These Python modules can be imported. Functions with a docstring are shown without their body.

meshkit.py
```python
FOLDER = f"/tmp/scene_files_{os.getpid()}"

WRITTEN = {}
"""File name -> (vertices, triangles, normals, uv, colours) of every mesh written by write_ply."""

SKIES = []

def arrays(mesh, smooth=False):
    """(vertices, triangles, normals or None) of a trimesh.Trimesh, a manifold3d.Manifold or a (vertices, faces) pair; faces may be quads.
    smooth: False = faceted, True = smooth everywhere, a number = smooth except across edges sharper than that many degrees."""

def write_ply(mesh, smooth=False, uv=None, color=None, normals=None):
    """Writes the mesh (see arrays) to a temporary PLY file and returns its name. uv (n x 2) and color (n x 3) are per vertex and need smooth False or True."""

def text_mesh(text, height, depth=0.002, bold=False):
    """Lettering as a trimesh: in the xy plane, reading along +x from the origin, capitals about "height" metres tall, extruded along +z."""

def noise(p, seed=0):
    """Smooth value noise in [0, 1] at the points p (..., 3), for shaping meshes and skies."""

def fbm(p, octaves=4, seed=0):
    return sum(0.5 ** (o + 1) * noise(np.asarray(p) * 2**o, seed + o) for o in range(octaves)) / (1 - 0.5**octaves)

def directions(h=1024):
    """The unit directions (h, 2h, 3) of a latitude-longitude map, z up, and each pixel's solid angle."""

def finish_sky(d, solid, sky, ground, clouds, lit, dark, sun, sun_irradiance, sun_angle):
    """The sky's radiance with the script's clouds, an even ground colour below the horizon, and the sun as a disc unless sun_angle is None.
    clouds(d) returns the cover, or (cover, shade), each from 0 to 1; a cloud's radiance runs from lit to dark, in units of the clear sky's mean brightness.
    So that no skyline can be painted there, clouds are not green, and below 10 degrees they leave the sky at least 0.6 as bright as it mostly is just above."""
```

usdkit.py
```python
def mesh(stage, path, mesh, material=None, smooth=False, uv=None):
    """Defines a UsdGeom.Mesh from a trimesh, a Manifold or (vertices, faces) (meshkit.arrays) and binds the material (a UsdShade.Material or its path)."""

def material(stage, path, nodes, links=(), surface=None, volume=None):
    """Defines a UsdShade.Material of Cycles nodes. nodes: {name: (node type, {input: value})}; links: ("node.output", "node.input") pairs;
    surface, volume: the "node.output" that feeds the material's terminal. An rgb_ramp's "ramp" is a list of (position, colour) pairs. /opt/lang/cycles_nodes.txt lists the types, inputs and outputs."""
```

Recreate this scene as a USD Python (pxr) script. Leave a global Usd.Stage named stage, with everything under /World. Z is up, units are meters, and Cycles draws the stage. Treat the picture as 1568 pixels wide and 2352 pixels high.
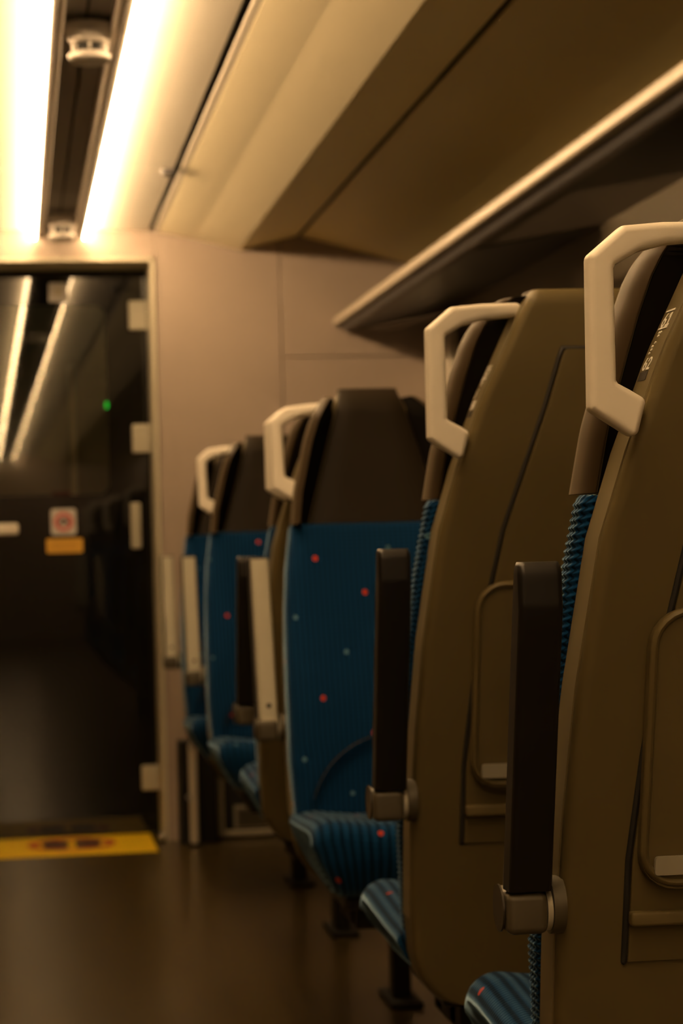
import math, random, sys
import numpy as np, trimesh
from shapely.geometry import Polygon, Point, box as sbox
from shapely import affinity
from manifold3d import Manifold, CrossSection
import usdkit, meshkit
from pxr import Usd, UsdGeom, UsdLux, UsdShade, Gf, Sdf, Vt

stage = Usd.Stage.CreateInMemory()
UsdGeom.SetStageUpAxis(stage, UsdGeom.Tokens.z)
UsdGeom.SetStageMetersPerUnit(stage, 1.0)
UsdGeom.Xform.Define(stage, '/World')
UsdGeom.Scope.Define(stage, '/World/Looks')

# ------------------------------------------------------------------ camera
CAM_Z = 1.0
YAW, PITCH, ROLL = math.radians(8.54), math.radians(0.853), 0.026
EXPOSURE = 0.0
LAMP = 80.0                      # radiance of the fluorescent lenses
LAMP_COLOR = (1.0, 0.64, 0.31)
cam = UsdGeom.Camera.Define(stage, '/World/camera')
fw = np.array([math.sin(YAW)*math.cos(PITCH), math.cos(YAW)*math.cos(PITCH), math.sin(PITCH)])
r0 = np.array([math.cos(YAW), -math.sin(YAW), 0.0])
u0 = np.cross(r0, fw)
rt = math.cos(ROLL)*r0 - math.sin(ROLL)*u0
up = math.sin(ROLL)*r0 + math.cos(ROLL)*u0
M4 = Gf.Matrix4d(*[float(x) for x in (*rt, 0, *up, 0, *(-fw), 0, 0, 0, CAM_Z, 1)])
cam.AddTransformOp().Set(M4)
cam.CreateFocalLengthAttr(50.0)
cam.CreateHorizontalApertureAttr(15.667)
cam.CreateVerticalApertureAttr(23.5)
cam.CreateFStopAttr(5.6)
cam.CreateFocusDistanceAttr(1.87)
cam.CreateExposureAttr(EXPOSURE)
cam.CreateClippingRangeAttr(Gf.Vec2f(0.05, 100))
# The place is a railway coach at night: its only light comes from its own lamps (built below); outside it is dark.

# ------------------------------------------------------------------ helpers
LOOKS = {}
def mat(name, color=(.5,.5,.5), rough=.5, metal=0., spec=.5, coat=0., nodes=None, links=(), **kw):
    path = '/World/Looks/' + name
    p = {'base_color': color, 'roughness': rough, 'metallic': metal, 'specular_ior_level': spec}
    if coat: p['coat_weight'] = coat
    p.update(kw)
    n = {'p': ('principled_bsdf', p)}
    n.update(nodes or {})
    LOOKS[name] = usdkit.material(stage, path, n, list(links), surface='p.BSDF')
    return LOOKS[name]

USED = {}
def path_for(name, parent):
    base = (parent.GetPath().pathString if parent is not None else '/World') + '/' + name
    k = USED.get(base, 0); USED[base] = k + 1
    return base if k == 0 else f'{base}_{k:03d}'

def tag(prim, label=None, cat=None, group=None, kind=None):
    for k, v in (('label', label), ('category', cat), ('group', group), ('kind', kind)):
        if v: prim.SetCustomDataByKey(k, v)
    return prim

def obj(name, mesh, m, parent=None, smooth=30, uv=None):
    return usdkit.mesh(stage, path_for(name, parent), mesh, LOOKS[m], smooth=smooth, uv=uv).GetPrim()

def thing(name, loc=(0,0,0), label=None, cat=None, group=None, kind=None):
    x = UsdGeom.Xform.Define(stage, path_for(name, None))
    x.AddTranslateOp().Set(Gf.Vec3d(*map(float, loc)))
    return tag(x.GetPrim(), label, cat, group, kind)

def tm(m):
    if isinstance(m, Manifold):
        a = m.to_mesh()
        return trimesh.Trimesh(a.vert_properties[:, :3], a.tri_verts, process=False)
    return m

def cat(*ms): return trimesh.util.concatenate([tm(m) for m in ms])

def bx(x0, x1, y0, y1, z0, z1, r=0.0, n=8):
    """a box, its edges rounded with radius r"""
    if r <= 0:
        return trimesh.creation.box(bounds=[(x0,y0,z0),(x1,y1,z1)])
    s = Manifold.sphere(r, n)
    return tm(Manifold.batch_hull([s.translate((x,y,z)) for x in (x0+r,x1-r) for y in (y0+r,y1-r) for z in (z0+r,z1-r)]))

def prism_y(poly, y0, y1, r=0.0, n=8):
    """polygon in (x,z) extruded along y, edges rounded"""
    poly = np.asarray(poly, float)
    if Polygon(poly).exterior.is_ccw is False: poly = poly[::-1]
    if r > 0:
        c = CrossSection([poly]).offset(-r)
        m = c.extrude(y1-y0-2*r).translate((0,0,r)).minkowski_sum(Manifold.sphere(r, n))
    else:
        m = CrossSection([poly]).extrude(y1-y0)
    t = tm(m); v = t.vertices.copy()
    t.vertices = np.stack([v[:,0], y1 - v[:,2], v[:,1]], 1)      # (x,z,-y) keeps handedness
    return t

def slab(p0, p1, y0, y1, t, r=0.0):
    """panel between two profile points (x,z), thickness t away from the room (upwards)"""
    d = np.subtract(p1, p0); L = np.hypot(*d); nn = np.array([-d[1], d[0]])/L
    if nn[1] < 0: nn = -nn
    return prism_y([p0, p1, np.add(p1, nn*t), np.add(p0, nn*t)], y0, y1, r)

def tube(path, r, n=8, closed=False):
    path = np.asarray(path, float); s = Manifold.sphere(r, n)
    pts = list(path) + ([path[0]] if closed else [])
    out = Manifold.batch_boolean([Manifold.batch_hull([s.translate(a), s.translate(b)]) for a, b in zip(pts[:-1], pts[1:])], __import__('manifold3d').OpType.Add)
    return tm(out)

def cyl(p0, p1, r, n=24):
    return trimesh.creation.cylinder(radius=r, segment=[p0, p1], sections=n)

def loft(secs, uvs=None):
    """closed rings (k, n, 3) stitched and capped. Ring direction chosen so that normals face out."""
    s = np.asarray(secs, float); k, n, _ = s.shape
    v = s.reshape(-1, 3); f = []
    i = np.arange(n); j = (i+1) % n
    for a in range(k-1):
        A, B = a*n, (a+1)*n
        f.append(np.stack([A+i, A+j, B+j], 1)); f.append(np.stack([A+i, B+j, B+i], 1))
    c0, c1 = len(v), len(v)+1
    v = np.vstack([v, s[0].mean(0), s[-1].mean(0)])
    f.append(np.stack([np.full(n, c0), j, i], 1)); f.append(np.stack([np.full(n, c1), (k-1)*n+i, (k-1)*n+j], 1))
    f = np.vstack(f)
    t = trimesh.Trimesh(v, f, process=False)
    if t.volume < 0: t = trimesh.Trimesh(v, f[:, ::-1], process=False)
    return t

def text_on(text, h, depth=.0006, bold=False): return meshkit.text_mesh(text, h, depth, bold)

def revolve(profile, n=40):
    return trimesh.creation.revolve(np.asarray(profile, float), sections=n)

# ------------------------------------------------------------------ materials
def noise_bump(scale, strength, dist=.002, detail=3):
    nodes = {'tc': ('texture_coordinate', {}), 'nz': ('noise_texture', {'scale': scale, 'detail': detail}), 'bp': ('bump', {'strength': strength, 'distance': dist})}
    links = [('tc.object', 'nz.vector'), ('nz.fac', 'bp.height'), ('bp.normal', 'p.normal')]
    return nodes, links
def mottled(c1, c2, scale, detail=4):
    nodes = {'tc2': ('texture_coordinate', {}), 'nm': ('noise_texture', {'scale': scale, 'detail': detail}), 'rm': ('rgb_ramp', {'ramp': [(.35, c1), (.65, c2)]})}
    links = [('tc2.object', 'nm.vector'), ('nm.fac', 'rm.fac'), ('rm.color', 'p.base_color')]
    return nodes, links
def both(a, b): return {**a[0], **b[0]}, a[1] + b[1]

n_, l_ = noise_bump(900, .12, .0006)
mat('shell_plastic', (.100,.077,.030), .5, spec=.3, nodes=n_, links=l_)
mat('shell_plastic_lighter', (.105,.081,.032), .5, spec=.35, nodes=n_, links=l_)
n_, l_ = noise_bump(700, .05, .0005)
mat('edge_sheen_plastic', (.13,.104,.05), .4, spec=.5)  # shell plastic made paler: the grazing sheen is put into its colour
mat('handle_plastic', (.80,.75,.66), .42, nodes=n_, links=l_)
n_, l_ = noise_bump(420, .25, .0008)
mat('leather', (.012,.008,.0035), .55, spec=.12, sheen_weight=.10, sheen_roughness=.4, sheen_tint=(1.0,.82,.55), nodes=n_, links=l_)
mat('leather_wing', (.034,.022,.010), .5, spec=.15, sheen_weight=.10, sheen_roughness=.4, sheen_tint=(1.0,.82,.55))
mat('lining_black', (.0035,.0025,.0015), .8, spec=.08)
mat('seam_black', (.012,.011,.010), .6)
n_, l_ = noise_bump(600, .15, .0006)
mat('pad_black', (.005,.004,.003), .42, spec=.3, nodes=n_, links=l_)
mat('armrest_plastic', (.36,.34,.27), .5)
mat('hinge_plastic', (.055,.046,.026), .45)
mat('hinge_dark', (.02,.016,.009), .35)
mat('steel', (.55,.53,.50), .3, metal=1.)
mat('steel_painted', (.010,.009,.007), .6, spec=.2)
mat('latch_plastic', (.33,.31,.25), .45)
mat('print_white', (.75,.73,.68), .6)
mat('print_dark', (.03,.025,.02), .6)
n_, l_ = mottled((.325,.262,.222), (.35,.283,.24), 3)
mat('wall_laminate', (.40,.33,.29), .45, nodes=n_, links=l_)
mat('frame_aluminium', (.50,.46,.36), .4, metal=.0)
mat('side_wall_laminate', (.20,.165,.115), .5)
# ceiling: fine ribs across the coach
def ribs(scale, strength):
    nodes = {'g': ('geometry', {}), 'w': ('wave_texture', {'wave_type': 'bands', 'bands_direction': 'y', 'profile': 'sine', 'scale': scale}), 'bp': ('bump', {'strength': strength, 'distance': .0015})}
    links = [('g.position', 'w.vector'), ('w.fac', 'bp.height'), ('bp.normal', 'p.normal')]
    return nodes, links
n_, l_ = ribs(28, .35)
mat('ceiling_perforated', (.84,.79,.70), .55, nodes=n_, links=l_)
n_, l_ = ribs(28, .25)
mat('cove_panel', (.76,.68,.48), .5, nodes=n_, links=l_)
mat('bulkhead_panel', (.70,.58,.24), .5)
mat('trim_pale', (.55,.50,.42), .45)
mat('gap_black', (.008,.008,.007), .7)
mat('channel_brown', (.22,.19,.16), .5)
mat('flange_beige', (.70,.62,.54), .45)
mat('detector_plastic', (.62,.58,.53), .45)
mat('rail_white', (.43,.38,.31), .35)
mat('rack_grey', (.10,.095,.10), .45)
mat('rack_brown', (.11,.085,.065), .5)
mat('rack_dark', (.02,.018,.015), .35)
mat('rack_slat', (.06,.048,.035), .4)
nf = both(mottled((.046,.032,.010), (.058,.040,.014), 260, 2), noise_bump(60, .04, .002))
mat('floor_vinyl', (.05,.045,.04), .24, spec=.4, nodes=nf[0], links=nf[1])
mat('glass_black', (.004,.004,.004), .03, spec=.5)
mat('sticker_white', (.62,.60,.60), .5)
mat('sticker_red', (.55,.06,.04), .5)
mat('sticker_dark', (.05,.015,.015), .5)
mat('sticker_yellow', (.80,.45,.05), .5)
mat('sticker_ochre', (.60,.31,.04), .5)
mat('floor_yellow', (.90,.60,.006), .5)
mat('floor_red', (.50,.05,.02), .5)
mat('floor_print', (.06,.02,.012), .5)
mat('vestibule', (.22,.20,.14), .6)
mat('vestibule_pale', (.55,.50,.40), .5)
usdkit.material(stage, '/World/Looks/lamp', {'e': ('emission', {'color': LAMP_COLOR, 'strength': LAMP})}, surface='e.emission')
LOOKS['lamp'] = UsdShade.Material.Get(stage, '/World/Looks/lamp')
usdkit.material(stage, '/World/Looks/lamp_dim', {'e': ('emission', {'color': (1,.75,.4), 'strength': 2.2})}, surface='e.emission')
LOOKS['lamp_dim'] = UsdShade.Material.Get(stage, '/World/Looks/lamp_dim')
usdkit.material(stage, '/World/Looks/led_green', {'e': ('emission', {'color': (.02,1,.05), 'strength': .6})}, surface='e.emission')
LOOKS['led_green'] = UsdShade.Material.Get(stage, '/World/Looks/led_green')
usdkit.material(stage, '/World/Looks/led_red', {'e': ('emission', {'color': (1,.02,.01), 'strength': .03})}, surface='e.emission')
LOOKS['led_red'] = UsdShade.Material.Get(stage, '/World/Looks/led_red')
LOOKS['glass_clear'] = usdkit.material(stage, '/World/Looks/glass_clear', {
    'f': ('fresnel', {'IOR': 1.5}), 't': ('transparent_bsdf', {'color': (.75,.75,.68)}), 'g': ('glossy_bsdf', {'color': (1,1,1), 'roughness': .02}),
    'm': ('mix_closure', {})}, [('f.fac','m.fac'), ('t.BSDF','m.closure1'), ('g.BSDF','m.closure2')], surface='m.closure')

# blue ribbed moquette: stripes along u (metres across), knit rows along v (metres along), woven dots on a slanted lattice
def fabric(name, base, stripe, pitch, du=0.0, dv=0.0):
    A = np.array([[.092, -.002], [-.066, -.258]])            # lattice vectors as columns
    Ai = np.linalg.inv(A)
    N, L = {}, []
    def math_(nm, op, a=None, b=None, c=None):
        inp = {'math_type': op}
        for k, x in (('value1', a), ('value2', b), ('value3', c)):
            if x is None: continue
            if isinstance(x, str): L.append((x, f'{nm}.{k}'))
            else: inp[k] = float(x)
        N[nm] = ('math', inp); return nm + '.value'
    N['uv'] = ('uvmap', {'attribute': 'st'}); N['sx'] = ('separate_xyz', {}); L.append(('uv.UV', 'sx.vector'))
    u, v = 'sx.x', 'sx.y'
    su = math_('su', 'sine', math_('su0', 'multiply', u, 2*math.pi/pitch))
    sm = math_('sm', 'multiply_add', su, .5, .5)
    rv = math_('rv', 'sine', math_('rv0', 'multiply', v, 2*math.pi/.0072))
    rm = math_('rm_', 'multiply_add', rv, .5, .5)
    N['r'] = ('rgb_ramp', {'ramp': [(0, stripe), (.16, stripe), (.34, base), (1, base)]}); L.append((sm, 'r.fac'))
    def dots(k, ou, ov, rad):
        uu = math_(k+'u', 'add', u, ou); vv = math_(k+'v', 'add', v, ov)
        a = math_(k+'a1', 'add', math_(k+'a2', 'multiply', uu, Ai[0,0]), math_(k+'a3', 'multiply', vv, Ai[0,1]))
        b = math_(k+'b1', 'add', math_(k+'b2', 'multiply', uu, Ai[1,0]), math_(k+'b3', 'multiply', vv, Ai[1,1]))
        fa = math_(k+'fa', 'subtract', math_(k+'fa0', 'fraction', math_(k+'fa1', 'add', a, 200.5)), .5)
        fb = math_(k+'fb', 'subtract', math_(k+'fb0', 'fraction', math_(k+'fb1', 'add', b, 200.5)), .5)
        pu = math_(k+'pu', 'add', math_(k+'pu1', 'multiply', fa, A[0,0]), math_(k+'pu2', 'multiply', fb, A[0,1]))
        pv = math_(k+'pv', 'add', math_(k+'pv1', 'multiply', fa, A[1,0]), math_(k+'pv2', 'multiply', fb, A[1,1]))
        d2 = math_(k+'d', 'add', math_(k+'d1', 'multiply', pu, pu), math_(k+'d3', 'multiply', pv, pv))
        return math_(k+'lt', 'less_than', d2, rad*rad)
    red = dots('r0', du, dv, .0050); pale = dots('r1', du-.048, dv+.175, .0042)
    N['m1'] = ('mix', {'color2': (.07,.16,.24)}); L += [(pale, 'm1.fac'), ('r.color', 'm1.color1')]
    N['m2'] = ('mix', {'color2': (.50,.045,.012)}); L += [(red, 'm2.fac'), ('m1.color', 'm2.color1'), ('m2.color', 'p.base_color')]
    math_('shw', 'multiply_add', math_('shp', 'power', sm, 1.5), .95, .30); L.append(('shw.value', 'p.sheen_weight'))
    hh = math_('hh', 'add', math_('h1', 'multiply', sm, .7), math_('h2', 'multiply', rm, .5))
    N['bp'] = ('bump', {'strength': .6, 'distance': .0016}); L += [(hh, 'bp.height'), ('bp.normal', 'p.normal')]
    mat(name, base, .9, spec=.08, nodes=N, links=L, sheen_weight=.9, sheen_roughness=.3, sheen_tint=(.45,.72,1.0))
fabric('moquette', (.0025,.033,.105), (.0006,.008,.026), .0100)
fabric('moquette_broad', (.0028,.036,.110), (.0006,.008,.026), .0165)

# ------------------------------------------------------------------ shell of the coach
Y0, Y1 = -10.0, 7.5                  # rear and front of the saloon
XC, XR, XL = .176, 1.52, -1.168        # centre line and side walls
def mx(x): return 2*XC - x           # mirror over the coach's centre line
def mp(ps): return [(mx(x), z) for x, z in ps]

fl = obj('floor', bx(XL-.05, XR+.05, Y0-.1, 9.4, -.06, 0), 'floor_vinyl'); tag(fl, kind='structure')

P_lamp0, P_pan0, P_pan1 = (.254, 2.101), (.268, 2.101), (.479, 2.096)
P_fl0, P_fl1 = (.497, 2.095), (.516, 2.092)
P_crease, P_lip = (.638, 2.0685), (.793, 2.028)
P_seam0, P_seam1 = (.994, 2.076), (1.008, 2.073)
P_bulk1 = (1.52, 1.943)

ce = thing('ceiling', kind='structure')
seams_a = [Y0, -8.0, -5.6, -3.2, -.8, 1.6, 4.0, 6.295, Y1]
seams_b = [Y0, -8.4, -6.0, -3.6, -1.2, 1.2, 3.6, 5.95, Y1]
for side in (0, 1):
    S = (lambda p: p) if side == 0 else (lambda p: (mx(p[0]), p[1]))
    for a, b in zip(seams_a[:-1], seams_a[1:]):
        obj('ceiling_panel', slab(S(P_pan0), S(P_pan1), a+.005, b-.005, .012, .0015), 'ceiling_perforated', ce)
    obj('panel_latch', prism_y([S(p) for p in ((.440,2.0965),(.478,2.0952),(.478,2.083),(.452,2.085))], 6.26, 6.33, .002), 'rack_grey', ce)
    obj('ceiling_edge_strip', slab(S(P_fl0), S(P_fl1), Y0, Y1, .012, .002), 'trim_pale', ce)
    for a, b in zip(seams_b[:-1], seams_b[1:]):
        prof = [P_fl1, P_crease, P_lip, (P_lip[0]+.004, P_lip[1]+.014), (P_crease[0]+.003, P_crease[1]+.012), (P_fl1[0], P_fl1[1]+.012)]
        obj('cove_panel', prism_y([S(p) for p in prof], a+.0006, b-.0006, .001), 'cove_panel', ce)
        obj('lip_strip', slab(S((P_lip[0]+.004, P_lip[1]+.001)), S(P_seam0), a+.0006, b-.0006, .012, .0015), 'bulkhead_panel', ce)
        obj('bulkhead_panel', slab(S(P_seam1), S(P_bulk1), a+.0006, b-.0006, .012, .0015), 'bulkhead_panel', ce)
    for p, q in ((P_pan1, P_fl0), (P_seam0, P_seam1), (P_lamp0, P_pan0)):
        obj('ceiling_gap', slab(S((p[0]-.01, p[1]+.014)), S((q[0]+.01, q[1]+.014)), Y0, Y1, .004), 'gap_black', ce)
# roof skin above the panels
obj('roof_skin', bx(XL, XR, Y0, Y1, 2.17, 2.19), 'gap_black', ce)

# walls
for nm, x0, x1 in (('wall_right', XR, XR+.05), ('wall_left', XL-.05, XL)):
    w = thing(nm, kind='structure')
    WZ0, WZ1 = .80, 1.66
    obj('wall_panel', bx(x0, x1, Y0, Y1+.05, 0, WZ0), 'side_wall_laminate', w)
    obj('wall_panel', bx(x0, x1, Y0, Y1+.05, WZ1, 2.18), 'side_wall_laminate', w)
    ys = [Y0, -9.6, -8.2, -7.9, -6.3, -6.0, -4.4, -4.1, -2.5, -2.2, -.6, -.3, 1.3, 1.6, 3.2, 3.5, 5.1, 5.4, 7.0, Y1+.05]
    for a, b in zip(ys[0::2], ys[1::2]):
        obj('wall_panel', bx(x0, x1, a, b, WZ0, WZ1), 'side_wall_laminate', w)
    s = 1 if x0 > 0 else -1
    n = 0
    for a, b in zip(ys[1::2], ys[2::2]):
        if s < 0 and False: continue
        n += 1
        wn = thing('window_%d' % (n + (0 if s > 0 else 9)), ((x0+x1)/2, (a+b)/2, WZ0), kind='structure')
        hw = (b-a)/2; h = WZ1-WZ0
        ring = sbox(-hw+.001, .001, hw-.001, h-.001).difference(sbox(-hw+.035, .035, hw-.035, h-.035).buffer(.03, 4).buffer(0))
        fr = trimesh.creation.extrude_polygon(Polygon(ring.exterior, [r for r in ring.interiors]), .03)
        v = fr.vertices.copy(); fr.vertices = np.stack([v[:,2]-.028 if s > 0 else .028-v[:,2], v[:,0]*(1 if s < 0 else -1), v[:,1]], 1)
        if fr.volume < 0: fr.invert()
        obj('window_frame', fr, 'frame_aluminium', wn)
        obj('window_pane', bx(.004 if s > 0 else -.012, .012 if s > 0 else -.004, -hw+.01, hw-.01, .01, h-.01), 'glass_black', wn)
wr = obj('wall_rear', bx(XL, XR, Y0-.05, Y0, 0, 2.19), 'wall_laminate'); tag(wr, kind='structure')

# end wall with the doorway
DXL, DXR, DZ = -.45, .486, 1.995
we = thing('wall_end', (0, Y1, 0), kind='structure')
def wall_piece(x0, x1, z0, z1, r=.002): return obj('wall_panel', bx(x0, x1, 0, .045, z0, z1, r), 'wall_laminate', we)
wall_piece(XL-.05, DXR+.012, DZ+.012, 2.20)
wall_piece(XL-.05, DXL-.012, 0, DZ+.011)
wall_piece(DXR+.013, .930, 0, 2.20)
wall_piece(.933, XR+.05, 1.657, 2.20)
wall_piece(.933, XR+.05, 0, 1.654)
obj('wall_backing', bx(DXR+.013, XR+.05, .035, .24, 0, 2.20), 'gap_black', we)
obj('wall_backing', bx(XL-.05, DXL-.013, .035, .24, 0, 2.20), 'gap_black', we)
obj('wall_backing', bx(DXL-.013, DXR+.013, .046, .24, DZ+.013, 2.20), 'gap_black', we)
# raised corner post beside the side wall, catching the lamps
obj('corner_post', bx(1.462, 1.498, -.30, .0, .5, 1.72, .006), 'trim_pale', we)

# ------------------------------------------------------------------ the black glass door
dr = thing('door_1', (0, Y1, 0), kind='structure')
for nm, g in (('door_jamb', bx(DXR-.003, DXR+.011, -.008, .25, 0, DZ+.011, .002)), ('door_jamb', bx(DXL-.011, DXL+.003, -.008, .25, 0, DZ+.011, .002)),
              ('door_head', bx(DXL-.011, DXR+.011, -.008, .25, DZ-.003, DZ+.011, .002))):
    obj(nm, g, 'frame_aluminium', dr)
GY = .22
wx0, wx1, wz0, wz1 = -.34, .334, 1.20, 1.867
SKEW = .0073            # the door leaf stands a hair off square
leaf = sbox(DXL+.004, .004, DXR-.006, DZ-.006).difference(sbox(wx0+.04, wz0+.04, wx1-.04, wz1-.04).buffer(.04, 8))
lt = trimesh.creation.extrude_polygon(leaf, .012); v = lt.vertices.copy()
lt.vertices = np.stack([v[:,0], GY + .012 - v[:,2] + SKEW*(v[:,0]-.17), v[:,1]], 1)
obj('door_leaf', lt, 'glass_black', dr, smooth=False)
pane = trimesh.creation.extrude_polygon(sbox(wx0+.041, wz0+.041, wx1-.041, wz1-.041).buffer(.04, 8), .004); v = pane.vertices.copy()
pane.vertices = np.stack([v[:,0], GY + .0045 - v[:,2] + SKEW*(v[:,0]-.17), v[:,1]], 1)
obj('door_pane', pane, 'glass_clear', dr, smooth=False)
for z0, z1, x0 in ((1.776, 1.880, .416), (1.341, 1.443, .418), (.152, .240, .422)):
    h = obj('hinge', bx(x0, DXR-.002, GY-.022, GY-.001, z0, z1, .006), 'armrest_plastic', dr)
obj('lock_plate', bx(.406, .442, GY-.016, GY-.001, 1.004, 1.166, .006), 'armrest_plastic', dr)
hb = obj('push_bar', bx(-.38, .014, GY-.055, GY-.033, 1.064, 1.103, .008), 'handle_plastic', dr)
for x in (-.36, -.02):
    obj('bar_mount', cyl((x, GY-.04, 1.083), (x, GY-.001, 1.083), .010), 'steel', hb)
obj('status_led', bx(.327, .336, GY-.004, GY-.001, 1.502, 1.524, .001), 'led_green', dr)
obj('destination_display', bx(.135, .20, GY+.05, GY+.056, 1.185, 1.212), 'led_red', dr)

# stickers on the glass
def flat_y(poly, y, t=.0005):
    g = trimesh.util.concatenate([trimesh.creation.extrude_polygon(p, t) for p in getattr(poly, 'geoms', [poly])])
    v = g.vertices.copy(); g.vertices = np.stack([v[:,0], y + t - v[:,2], v[:,1]], 1); return g
gy = Y1 + GY
st = thing('prohibition_sticker', (.171, gy-.0012, 1.105), 'white square sticker with a red ring and dark pictogram on the door glass', 'sticker')
obj('sticker_base', flat_y(sbox(-.034, -.036, .034, .036).buffer(.010, 6), 0, .0006), 'sticker_white', st, smooth=False)
obj('red_ring', flat_y(Point(0,0).buffer(.033, 24).difference(Point(0,0).buffer(.021, 24)), -.0006), 'sticker_red', st, smooth=False)
car = Polygon([(-.018,-.008),(-.018,.002),(-.011,.004),(-.006,.012),(.008,.012),(.013,.004),(.019,.002),(.019,-.008)]).difference(Point(-.010,-.009).buffer(.0045)).difference(Point(.010,-.009).buffer(.0045))
obj('pictogram', flat_y(car, -.0005), 'sticker_dark', st, smooth=False)
yl = thing('yellow_label', (.173, gy-.0012, 1.021), 'oblong orange-yellow label under the white square sticker on the door', 'label')
obj('label_base', flat_y(sbox(-.058, -.020, .058, .020).buffer(.005, 6), 0, .0006), 'sticker_yellow', yl, smooth=False)
for k, w in enumerate((.046, .044, .038)):
    obj('print_line', flat_y(sbox(-w, .010-.010*k-.0018, w, .010-.010*k+.0018), -.0005), 'sticker_ochre', yl, smooth=False)
ps = thing('pale_sticker', (.171, gy-.0012, 1.913), 'small pale lilac-white sticker at the top of the door glass', 'sticker')
obj('sticker_base', flat_y(sbox(-.026, -.027, .026, .027).buffer(.007, 6), 0, .0006), 'sticker_white', ps, smooth=False)
obj('print_block', flat_y(sbox(-.016, -.014, .016, .016), -.0005), 'vestibule_pale', ps, smooth=False)

# vestibule seen through the door window
ve = thing('wall_vestibule', (0, Y1+.27, 0), kind='structure')
obj('wall_panel', bx(-.9, 1.2, 1.30, 1.34, 0, 2.2), 'vestibule', ve)
obj('wall_panel', bx(1.16, 1.2, 0, 1.30, 0, 2.2), 'vestibule', ve)
obj('wall_panel', bx(-.9, -.86, 0, 1.30, 0, 2.2), 'vestibule', ve)
obj('ceiling_panel', bx(-.9, 1.2, 0, 1.34, 2.2, 2.23), 'vestibule', ve)
gp = obj('grab_pole', cyl((.232, Y1+1.0, 0), (.232, Y1+1.0, 1.72), .014), 'vestibule_pale')
tag(gp, 'pale upright grab pole in the vestibule behind the door glass', 'pole')
vl = thing('vestibule_lamp', (.45, Y1+1.0, 2.2), 'dim ceiling lamp of the vestibule behind the black door', 'lamp')
obj('lamp_lens', bx(-.3, .3, -.05, .05, -.02, -.001, .005), 'lamp_dim', vl)

# ------------------------------------------------------------------ ceiling lamps and the channel between them
for nm, S, lab in (('right', lambda x: x, 'long glowing fluorescent strip along the right edge of the dark ceiling channel'),
                   ('left', mx, 'long glowing fluorescent strip along the left edge of the dark ceiling channel')):
    lp = thing('ceiling_light', (0, Y0, 2.11), lab, 'light', 'fluorescent strips in the ceiling')
    lens = [(.2575,-.010),(.2575,-.0410),(.2585,-.0420),(.2615,-.0420),(.2670,-.014),(.2670,-.010)]
    obj('lamp_lens', prism_y([(S(x), z) for x, z in lens], .01, Y1-Y0-.004), 'lamp', lp, smooth=40)
    obj('lamp_housing', prism_y([(S(x), z) for x, z in ((.2575,-.0095),(.2670,-.0095),(.2670,.03),(.2575,.03))], .01, Y1-Y0-.002), 'trim_pale', lp)

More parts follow.
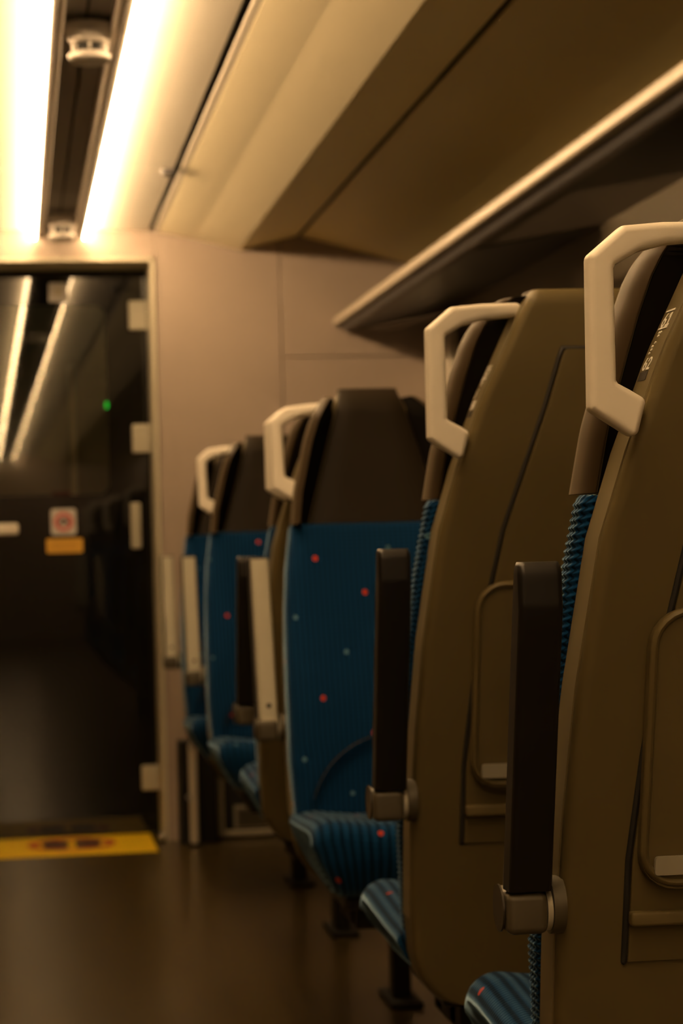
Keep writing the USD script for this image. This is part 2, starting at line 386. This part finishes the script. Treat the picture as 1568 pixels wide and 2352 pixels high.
ch = thing('ceiling_channel', (XC, Y0, 2.11), 'dark recessed service channel running along the middle of the ceiling', 'ceiling channel')
Lc = Y1 - Y0 - .002
obj('channel_tray', cat(bx(-.0505, -.0035, .01, Lc, .016, .022), bx(.0035, .0505, .01, Lc, .016, .022)), 'channel_brown', ch)
obj('slot', bx(-.004, .004, .01, Lc, .023, .027), 'gap_black', ch)
for s in (-1, 1):
    prof = [(s*.051,.022),(s*.051,-.024),(s*.056,-.028),(s*.066,-.028),(s*.066,.022)]
    obj('flange', prism_y(prof, .01, Lc, .0015), 'flange_beige', ch)
    prof = [(s*.0665,.022),(s*.0665,-.030),(s*.0700,-.0385),(s*.0810,-.0385),(s*.0810,.022)]
    obj('light_shield', prism_y(prof, .01, Lc, .0015), 'channel_brown', ch)

def detector(name, y, label):
    d = thing(name, (XC+.004, y, 2.114), label, 'smoke detector')
    obj('base', revolve([(0,-.001),(.052,-.001),(.052,-.018),(.048,-.030),(.040,-.040),(.020,-.041),(0,-.041)], 48), 'detector_plastic', d, smooth=40)
    obj('sensing_core', revolve([(0,-.0412),(.026,-.0412),(.026,-.0605),(0,-.0605)], 32), 'gap_black', d)
    for k in range(6):
        a = math.pi/6 + k*math.pi/3
        obj('rib', trimesh.creation.box(extents=(.010,.006,.0195), transform=trimesh.transformations.translation_matrix((.036*math.cos(a),.036*math.sin(a),-.051)) @ trimesh.transformations.rotation_matrix(a,(0,0,1))), 'detector_plastic', d)
    obj('cap', revolve([(0,-.0608),(.038,-.0608),(.045,-.066),(.045,-.074),(.036,-.082),(0,-.084)], 48), 'detector_plastic', d, smooth=40)
    return d
detector('smoke_detector', 4.62, 'round white smoke detector in the ceiling channel at the top of the picture')
detector('smoke_detector', 7.26, 'smoke detector at the far end of the ceiling channel above the door')

# ------------------------------------------------------------------ luggage rack
rk = thing('luggage_rack', (1.112, 0, 1.752), 'overhead luggage rack with white front rail and dark slatted shelf', 'luggage rack')
rail = [(0,.014),(.003,.0085),(.012,.0065),(.020,.010),(.024,.022),(.020,.034),(.011,.040),(.004,.037),(0,.029)]
obj('front_rail', prism_y(rail, -1.5, Y1-.012, .002), 'rail_white', rk, smooth=50)
obj('rail_channel', prism_y([(.019,.0065),(.039,-.011),(.046,-.007),(.046,.012),(.026,.014)], -1.5, Y1-.012, .002), 'rack_grey', rk)
obj('shelf_trim', prism_y([(.0405,-.0125),(.070,-.007),(.070,.004),(.0465,.0)], -1.5, Y1-.012, .001), 'rack_brown', rk)
obj('shelf_plate', prism_y([(.0705,.001),(.4075,.061),(.4075,.066),(.0705,.006)], -1.5, 4.62, .001), 'rack_dark', rk)
obj('shelf_plate', prism_y([(.0705,-.006),(.4075,.054),(.4075,.062),(.0705,.004)], 5.46, Y1-.012, .001), 'rack_dark', rk)
nsl = 0; parts = []
y = -1.5
while y < 5.42:
    sw = .012
    parts.append(np.array([[.0705,y,-.002],[.0705,y+sw,-.002],[.4075,y+sw,.058],[.4075,y,.058],[.0705,y,.000],[.0705,y+sw,.000],[.4075,y+sw,.060],[.4075,y,.060]]))
    y += .025
fq = np.array([[0,3,2,1],[4,5,6,7],[0,1,5,4],[1,2,6,5],[2,3,7,6],[3,0,4,7]])
V = np.vstack(parts); F = np.vstack([fq + 8*i for i in range(len(parts))])
sl = obj('shelf_slats', trimesh.Trimesh(V, np.vstack([F[:, [0,1,2]], F[:, [0,2,3]]]), process=False), 'rack_slat', rk, smooth=False); tag(sl, kind='stuff')
for yb in (.9, 3.2, 5.43):
    obj('rack_bracket', prism_y([(.047,-.006),(.4075,.0545),(.4075,.078),(.047,.010)], yb-.012, yb+.012, .002), 'rack_brown', rk)

# ------------------------------------------------------------------ heater cover at the foot of the end wall, post, stop, floor strip
ht = thing('heater_cover', (.668, Y1-.002, .008), 'pale framed heater grille low on the end wall behind the seats', 'heater')
W, H = .60, .27
obj('cover_frame', cat(bx(0,.020,-.03,0,0,H,.003), bx(W-.020,W,-.03,0,0,H,.003), bx(.018,W-.018,-.03,0,0,.020,.003), bx(.018,W-.018,-.03,0,H-.020,H,.003)), 'frame_aluminium', ht)
obj('back_plate', bx(.02,W-.02,-.012,-.004,.02,H-.02), 'gap_black', ht)
obj('grille_panel', bx(.055,W-.06,-.020,-.0125,.026,.105,.002), 'armrest_plastic', ht)
for k in range(5):
    obj('slat', bx(.065,W-.09,-.0245,-.0205,.036+.012*k,.044+.012*k,.001), 'hinge_plastic', ht)

po = thing('buffer_post', (.575, Y1-.15, 0), 'slim pale upright post with two bolts beside the end wall, near the door', 'post')
obj('post', bx(-.014,.014,-.02,.02,.004,.345,.010), 'trim_pale', po)
obj('foot', bx(-.022,.022,-.03,.03,0,.008,.003), 'steel_painted', po)
for x, z in ((-.004,.333),(-.018,.165)):
    obj('bolt', cyl((x,-.031,z),(x,-.019,z),.009), 'steel', po)
pc = obj('wall_cabinet', bx(.532,.658,Y1-.12,Y1-.003,.002,.345,.004), 'steel_painted'); tag(pc, 'narrow dark cabinet against the end wall, right behind the slim pale post', 'cabinet')

ds = thing('door_stop', (.474, Y1-.045, 0), 'small round metal stop on the floor by the door jamb', 'door stop')
obj('stop_base', cyl((0,0,.0005),(0,0,.010),.011), 'steel_painted', ds)
obj('stop_knob', revolve([(0,.0102),(.010,.0102),(.0135,.018),(.012,.028),(.006,.033),(0,.034)], 24), 'steel', ds, smooth=60)

fs = thing('floor_marking', (0, 7.47, 0), 'yellow strip on the floor at the door with a red ring and dark footprints', 'floor marking')
def flat_z(poly, z, t=.0006):
    g = trimesh.util.concatenate([trimesh.creation.extrude_polygon(p, t) for p in getattr(poly, 'geoms', [poly])]); g.vertices[:,2] += z; return g
obj('yellow_base', flat_z(sbox(-.44, -.235, .446, .243), .0004), 'floor_yellow', fs, smooth=False)
C = (.168, .045)
obj('red_ring', flat_z(Point(C).buffer(.150, 32).difference(Point(C).buffer(.118, 32)), .0012), 'floor_red', fs, smooth=False)
foot = Polygon([(-.030,-.095),(.026,-.095),(.034,-.05),(.028,-.01),(.040,.04),(.034,.085),(.004,.10),(-.030,.085),(-.040,.04),(-.028,-.01),(-.036,-.05)]).buffer(.008, 4)
for s in (-1, 1):
    obj('footprint', flat_z(affinity.translate(affinity.scale(foot, s, 1, origin=(0,0)), C[0]+s*.055, C[1]), .0012), 'floor_print', fs, smooth=False)

# ------------------------------------------------------------------ seats
SX = .690                                                     # world x of a seat's middle
ZK = [.36,.40,.50,.60,.70,.80,.90,1.0,1.1,1.2,1.3]
VK = [.195,.188,.170,.148,.122,.095,.068,.041,.013,-.008,-.022]
def vr(z): return np.interp(z, ZK, VK)                       # rear face of the shell
WZ = [.380,.383,.390,.405,.425,.45,.50,.62,.74,.86,1.0,1.08,1.165,1.25,1.293]
WW = [.115,.137,.155,.172,.184,.191,.195,.196,.193,.186,.169,.148,.119,.080,.060]
def wsh(z): return np.interp(z, WZ, WW)

def round_ring(w, v0, v1, r_rear, r_front, n=6, nfront=0, front=None):
    """ring of (u, v): rear edge at v0, front at v1, half width w; from the rear left corner round the front"""
    pts = []
    def arc(cx, cy, r, a0, a1):
        for a in np.linspace(a0, a1, n): pts.append((cx + r*math.cos(a), cy + r*math.sin(a)))
    rr, rf = min(r_rear, w*.9), min(r_front, w*.9)
    arc(w-rr, v0+rr, rr, -math.pi/2, 0)
    arc(w-rf, v1-rf, rf, 0, math.pi/2)
    if nfront:
        for t in np.linspace(w-rf, -(w-rf), nfront+2)[1:-1]: pts.append((t, v1 + (front(t) if front else 0)))
    arc(-(w-rf), v1-rf, rf, math.pi/2, math.pi)
    arc(-(w-rr), v0+rr, rr, math.pi, 1.5*math.pi)
    if nfront:
        for t in np.linspace(-(w-rr), w-rr, nfront+2)[1:-1]: pts.append((t, v0))
    return np.array(pts)

def ring3(ring, z): return np.column_stack([ring, np.full(len(ring), z)])

def make_seat(y0, facing, label, raise_=0.0, handle=True, marks=None, fine=False, dot=(0,0), leg=True, lift=.0):
    """facing = +1: towards the end wall (we see its back), -1: towards the camera"""
    root = thing('train_seat', (SX, y0, raise_), label, 'seat', 'train seats along the right of the aisle')
    def put(name, m, ma, parent=None, smooth=30, uv=None):
        m = tm(m).copy()
        if facing < 0:
            m.vertices = m.vertices * [1, -1, 1]
            m = trimesh.Trimesh(m.vertices, m.faces[:, ::-1], process=False)
        return obj(name, m, ma, parent or root, smooth, uv)
    # --- shell
    zs = np.concatenate([[.380,.382,.385,.390,.397,.405,.415,.425,.437,.45], np.linspace(.48, 1.25, 40), [1.262, 1.273, 1.281, 1.287, 1.291, 1.293]])
    secs = []
    for z in zs:
        w = wsh(z); tcut = 0 if z < 1.275 else (z-1.275)/.018
        v0 = vr(z) + .010*tcut**2; v1 = vr(z) + .066 - .006*tcut**2
        secs.append(ring3(round_ring(w - .004*tcut**2, v0, v1, .012, .005, 6, 10), z))
    shell = put('seat_shell', loft(secs), 'shell_plastic', smooth=40)
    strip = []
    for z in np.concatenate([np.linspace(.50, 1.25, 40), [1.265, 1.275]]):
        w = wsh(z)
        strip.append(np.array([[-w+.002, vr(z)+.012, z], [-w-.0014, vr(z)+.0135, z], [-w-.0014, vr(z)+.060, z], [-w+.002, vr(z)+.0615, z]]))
    put('edge_sheen', loft(strip), 'edge_sheen_plastic', shell, smooth=40)  # paler strip painting the sheen on the shell edge, no separate trim
    # raised panel on the back, its outline a dark joint
    def on_back(u, z, off=0.0): return np.array([u, vr(z) - off, z])
    pz = [.60,.70,.80,.90,1.0,1.07,1.15,1.21]
    pw = [.132,.132,.123,.110,.091,.069,.043,.026]
    left = [(-w, z) for w, z in zip(pw, pz)]; right = [(w, z) for w, z in zip(pw[::-1], pz[::-1])]
    outline = left + [(-.022, 1.220)] + [(.022, 1.220)] + right
    bp = []
    for z in np.linspace(.60, 1.219, 40):
        w = np.interp(z, pz + [1.222], pw + [.022]) - .003
        bp.append(ring3(round_ring(w, vr(z)-.0035, vr(z)+.004, .003, .002, 3, 6), z))
    put('back_panel', loft(bp), 'shell_plastic', smooth=40)
    put('panel_joint', tube([on_back(u, z, .0005) for u, z in outline], .0032, 8), 'seam_black', shell)
    # folding table
    def table_plate(u0, u1, z0, z1, r, off0, off1):
        pl = sbox(u0+r, z0+r, u1-r, z1-r).buffer(r, 6)
        co = np.array(pl.exterior.coords)[:-1]
        if not pl.exterior.is_ccw: co = co[::-1]
        t = tm(CrossSection([co]).extrude(1.0))
        v = t.vertices.copy()
        vv = np.interp(v[:,1], [.68, .93], [vr(.68), vr(.93)])
        t.vertices = np.stack([v[:,0], vv - off0 - (off1-off0)*(1-v[:,2]), v[:,1]], 1)
        if t.volume < 0: t.invert()
        return t
    tb = put('folding_table', table_plate(-.125, .125, .672, .935, .035, .004, .016), 'shell_plastic_lighter')
    rim = sbox(-.122+.032, .678+.032, .122-.032, .932-.032).buffer(.032, 6)
    put('table_rim', tube([(u, np.interp(z, [.68,.93], [vr(.68), vr(.93)]) - .016, z) for u, z in np.array(rim.exterior.coords)[:-1]], .0042, 8, True), 'shell_plastic_lighter', tb)
    put('latch', table_plate(-.112, .112, .686, .704, .003, .0165, .0215), 'latch_plastic', tb)
    put('table_bracket', cat(*[bx(-.130, .130, vr(.655)-.012, vr(.655)+.004, .636, .650, .003)]), 'shell_plastic')
    # --- back cushion (blue)
    dz = .0012 if fine else .008
    zc = np.concatenate([[.455,.458,.463,.470], np.arange(.478, 1.034, dz), [1.037, 1.040]])
    WCZ, WCW = [.45,.60,.75,.86,.95,1.04], [.191,.1995,.1975,.193,.186,.172]
    secs, uv = [], []
    nfr = 40
    for z in zc:
        e = 0.0
        if z < .478: e = ((.478-z)/.023)**2*.020
        if z > 1.034: e = .003*((z-1.034)/.006)
        w = np.interp(z, WCZ, WCW) - e
        w += .0011*math.sin(2*math.pi*z/.0072) if fine else 0
        bul = .012*math.exp(-((z-.70)/.13)**2)
        def front(u, z=z):
            g = .006*min(1, (abs(u)/.14)**3) - .006
            # dished lumbar field under an arch
            top = .50 + .150*math.sqrt(max(0, 1-(u/.165)**2))
            s = np.clip((top - z)/.03, 0, 1)
            return g - .014*s*s*(3-2*s)
        ring = round_ring(w, vr(z)+.062, vr(z)+.122+bul-e, .016, .030, 6, nfr, front)
        if fine:   # knit rows stand out on the rounded edge
            ed = np.clip((np.abs(ring[:,0]) - (w-.03))/.02, 0, 1)
            ring[:,1] += .0010*np.sin(2*math.pi*z/.0072 + 1.2)*ed*(ring[:,1] > vr(z)+.05)
        secs.append(ring3(ring, z))
        seg = np.hypot(*np.diff(np.vstack([ring, ring[:1]]), axis=0).T)
        s_ = np.concatenate([[0], np.cumsum(seg)[:-1]])
        mid = len(ring)//4
        s_ = s_ - s_[12 + nfr//2]
        uv += [(dot[0] - a, z + dot[1]) for a in s_]
    uv += [(dot[0], .455+dot[1]), (dot[0], 1.04+dot[1])]
    bc = put('back_cushion', loft(secs), 'moquette', smooth=True, uv=np.array(uv))
    arch = [(u, z) for u, z in ((a, .50 + .150*math.sqrt(max(0, 1-(a/.165)**2))) for a in np.linspace(-.160, .160, 41))]
    put('lumbar_seam', tube([(u, vr(z)+.122+.012*math.exp(-((z-.70)/.13)**2)+.006*min(1,(abs(u)/.14)**3)-.0068, z) for u, z in arch], .0013, 6), 'seam_black', bc)
    # --- headrest (black leather), centre pad and two wings
    HZ = [1.04,1.1,1.165,1.2,1.235,1.255,1.272,1.283,1.297,1.305] if facing < 0 else [1.04,1.1,1.165,1.2,1.235,1.255,1.272,1.281,1.288,1.293]
    HW = [.171,.163,.147,.138,.126,.116,.104,.094,.084,.074]
    zh = np.concatenate([np.linspace(1.0415, 1.25, 26), np.linspace(1.255, HZ[-1], 14)])
    core, wl = [], []
    for z in zh:
        w = np.interp(z, HZ, HW); tp = np.clip((z-1.255)/.050, 0, 1)
        wi = min(np.interp(z, [1.04,1.295], [.134,.060]), w-.014)
        core.append(ring3(round_ring(wi-.0015, vr(z)+.020+.012*tp**2, vr(z)+.082-.036*tp**2, .008, .006, 4, 8, lambda u: .004), z))
    hr = put('headrest', loft(core), 'leather', smooth=40)
    for s in (-1, 1):
        wing, lining = [], []
        for z in np.concatenate([np.linspace(1.0415, 1.245, 24), np.linspace(1.25, 1.286, 10)]):
            w = np.interp(z, HZ, HW); tp = np.clip((z-1.24)/.05, 0, 1)
            wi = min(np.interp(z, [1.04,1.295], [.134,.060]), w-.014)
            v0 = vr(z)+.022+.012*tp**2; v1 = vr(z)+.142-.060*tp**2
            uo, ui = s*w, s*wi
            vo = max(min(vr(z)+.0665, v1-.060), v0)
            um = uo - s*min(.012, (w-wi)*.5)
            ring = [(um, vo), (uo-s*.009, vo+.002), (uo-s*.003, vo+.012), (uo, vo+.028), (uo, v1-.024), (uo-s*.001, v1-.012), (uo-s*.004, v1-.004), (um, v1)]
            wing.append(ring3(np.array(ring), z))
            uq = um - s*.0006
            vi = min(vo, v1-.074)
            ring = [(uq, vo+.0005), (uq, v1-.002), (ui+(uq-ui)*.25, max(v1-.060, vi+.004)), (ui, max(v1-.072, vi+.002)), (ui, vi)]
            lining.append(ring3(np.array(ring), z))
        wg = put('headrest_wing', loft(wing), 'leather_wing', hr, smooth=75)
        put('wing_lining', loft(lining), 'lining_black', hr, smooth=30)
    # --- seat cushion (blue): profile in (v, z) swept across
    prof = []
    def seatprof():
        P = [(.232,.412),(.232,.46),(.240,.470),(.27,.470),(.35,.474),(.45,.482),(.515,.487)]
        for a in np.linspace(math.pi/2, -math.pi/4, 9): P.append((.555+.034*math.cos(a), .452+.034*math.sin(a)))
        P += [(.562,.408),(.54,.395),(.50,.390),(.40,.392),(.27,.398)]
        out = []
        P = np.array(P)
        for a, b in zip(P, np.roll(P, -1, 0)):
            k = max(1, int(np.hypot(*(b-a))/.02))
            for t in range(k): out.append(a + (b-a)*t/k)
        return np.array(out)
    SP = seatprof(); ctr = np.array([.36, .440])
    arc_p = np.concatenate([[0], np.cumsum(np.hypot(*np.diff(SP, axis=0).T))])
    us, sc = [], []
    for t in np.linspace(0, 1, 9)[:-1]:                       # rounded bolster ends
        a = t*math.pi/2
        us.append(-.203 + .045*(1-math.cos(a))); sc.append(math.sin(a)*.5 + .5)
    us += list(np.linspace(-.158, .158, 40)); sc += [1]*40
    us2, sc2 = us[:8], sc[:8]
    us += [-x for x in us2[::-1]]; sc += sc2[::-1]
    secs, uv = [], []; sarc = 0; prev = None
    tot = []
    for u, k in zip(us, sc):
        p = ctr + (SP-ctr)*[1-(1-k)*.28, k]
        top_lift = .010*np.clip((abs(u)-.09)/.08, 0, 1)*k
        p[:,1] += np.where(SP[:,1] > .44, top_lift, 0) + lift*np.clip((SP[:,1]-.39)/.07, 0, 1)
        # underside narrows: the ends are cut away below
        uu = np.full(len(p), u)
        low = np.clip((.455-SP[:,1])/.06, 0, 1)
        uu = u*(1 - .16*low*np.clip((abs(u)-.07)/.1, 0, 1))
        sec = np.column_stack([uu, p[:,0], p[:,1]])
        if prev is not None: sarc += np.linalg.norm(sec[8]-prev[8])
        prev = sec; secs.append(sec); tot.append(sarc)
    tot = np.array(tot) - tot[len(tot)//2]
    for t in tot: uv += [(t + dot[0]*.7, a + dot[1]+.31) for a in arc_p]
    uv += [(tot[0], .2), (tot[-1], .2)]
    put('seat_cushion', loft(secs), 'moquette_broad', smooth=50, uv=np.array(uv))
    put('cushion_pan', bx(-.14, .14, .262, .50, .365, .389, .006), 'seam_black')
    # --- frame and leg
    put('seat_frame', cat(bx(-.115, -.060, .27, .46, .325, .364, .004), bx(-.115, .80, .30, .345, .330, .362, .003), bx(-.115, .80, .40, .445, .330, .362, .003)), 'steel_painted')
    if leg:
        put('leg', cat(bx(.100, .140, .345, .400, .012-raise_, .3245, .004), bx(.085, .155, .28, .465, 0.0005-raise_, .0125-raise_, .003)), 'steel_painted')
    # --- armrest, folded up beside the backrest
    aw, ax = .0205, -.2270
    ab, at_ = .675, .980
    secs, secs2 = [], []
    for t in np.concatenate([np.linspace(0, .86, 12), np.linspace(.88, 1.0, 10)]):
        z = ab + (at_-ab)*t
        tp = np.clip((t-.86)/.14, 0, 1)
        rear = vr(z) - .014 + .012*tp; fr = vr(z) + .016
        w = aw*(1 - .10*max(0, (t-.965)/.035)**2) if t > .965 else aw
        if t > .965: rear += .006*((t-.965)/.035)**2
        r = round_ring(w, rear, fr, .006, .002, 5); r[:,0] += ax
        secs.append(ring3(r, z))
    arm = put('armrest', loft(secs), 'pad_black', smooth=50)
    for t in np.linspace(0, 1, 10):
        z = ab - .006 + (at_-.004-ab+.006)*t
        r = round_ring(aw-.003, vr(z)+.0165, vr(z)+.038-.008*t, .002, .006, 5); r[:,0] += ax + .001
        secs2.append(ring3(r, z))
    cov = put('armrest_underside', loft(secs2), 'armrest_plastic', arm, smooth=50)
    zscrew = .700; d = np.array([0, 1, .18]); d /= np.linalg.norm(d)
    p0 = np.array([ax+.002, vr(zscrew)+.036, zscrew])
    put('screw_hole', cyl(p0-d*.004, p0+d*.0032, .0045), 'gap_black', cov)
    zh_ = .655; vh = vr(zh_)
    hg = put('armrest_hinge', bx(ax-.0225, ax+.0165, vh-.018, vh+.046, zh_-.020, zh_+.0185, .007, 10), 'hinge_plastic')
    put('hinge_plate', cyl((ax-.0250, vh+.012, zh_+.002), (ax-.0230, vh+.012, zh_+.002), .022, 32), 'hinge_dark', hg, smooth=40)
    put('hinge_disc', cyl((ax+.0170, vh+.006, zh_), (ax+.0220, vh+.006, zh_), .020, 32), 'latch_plastic', hg, smooth=40)
    put('hinge_cover', cyl((ax+.0225, vh+.010, zh_+.003), (ax+.0345, vh+.010, zh_+.003), .027, 32), 'hinge_plastic', hg, smooth=40)
    # --- grab handle at the head
    if handle:
        P = [(-.191,1.268),(-.160,1.294),(-.120,1.2985),(-.063,1.301),(-.071,1.284),(-.115,1.2795),(-.144,1.272),(-.1675,1.259),(-.1655,1.158),(-.1365,1.143),(-.1465,1.107),(-.1895,1.134)]
        g = prism_y([(u, z - .022) for u, z in P], -.011, .013, .0068, 14)
        v = g.vertices.copy(); v[:,1] += np.interp(v[:,2], [1.05, 1.30], [.008, -.014]) + .005
        inner = np.clip((v[:,0] + .155)/.08, 0, 1); v[:,1] += .022*inner
        g.vertices = v
        put('grab_handle', g, 'handle_plastic', smooth=35)
    # --- seat number and tactile dots on the edge of the shell
    if marks:
        ed = []
        def place(m, z, voff, k=1.0):
            t = m.copy(); a = t.vertices.copy()
            # text x runs towards the rear (-v), y up along the edge, z outwards (-u)
            zz = z + a[:,1]
            vv = vr(zz) + .056 - (a[:,0] + voff)
            t.vertices = np.stack([-(wsh(zz) + .0015 + a[:,2]), vv, zz], 1)
            if t.volume < 0: t.invert()
            return t
        def dots_(rows, z, voff):
            return [place(trimesh.creation.cylinder(radius=.0011, height=.0012, sections=10, transform=trimesh.transformations.translation_matrix((cx, cy, .0004))), z, voff) for cx, cy in rows]
        def squash(m, sx): m.vertices[:,0] *= sx; return m
        num = squash(text_on(marks[0], .0105, .0005, True), 1.35)
        num2 = squash(text_on(marks[1], .0115, .0005, True), 1.35)
        put('seat_number', place(num, 1.150, .002), 'print_white', shell, smooth=False)
        put('seat_number', place(num2, 1.188, .002), 'print_white', shell, smooth=False)
        put('tactile_dots', cat(*dots_([(.006,0),(.008,.003),(.006,.006),(.010,.009),(.010,.015),(.008,.018),(.013,.018)], 1.165, .003)), 'print_white', shell)
        put('number_bar', place(trimesh.creation.box(bounds=[(0,0,0),(.027,.0016,.0005)]), 1.2015, .001), 'print_white', shell, smooth=False)
        put('number_bar', place(trimesh.creation.box(bounds=[(0,0,0),(.027,.0016,.0005)]), 1.186, .001), 'print_white', shell, smooth=False)
        put('dark_square', place(trimesh.creation.box(bounds=[(0,0,0),(.024,.008,.0004)]), 1.1405, .002), 'print_dark', shell, smooth=False)
    return root

make_seat(1.852, +1, 'nearest grey-backed seat at the right edge, with number marks and its armrest folded up', marks=('62', '61'), fine=True, dot=(.03, .0), lift=.020)
make_seat(2.605, +1, 'second seat seen from behind, its whole grey back with folding table in view', raise_=.013, marks=('58', '57'), fine=True, dot=(.0, .06), lift=.0)
make_seat(4.24, -1, 'blue seat facing the camera with the broadest view of dotted fabric and black headrest', dot=(.128, -.975), lift=.035)
make_seat(4.335, +1, 'seat back-to-back behind the big blue seat, its cushion tip peeking out beside it', dot=(.02, .1), lift=.02)
make_seat(5.96, -1, 'smaller blue seat facing the camera, left of the back-to-back pair, with pale handle', dot=(.05, .02), lift=.027)
make_seat(6.80, -1, 'farthest blue seat by the end wall, mostly hidden, without a grab handle', handle=False, dot=(.01, .05), lift=.02)
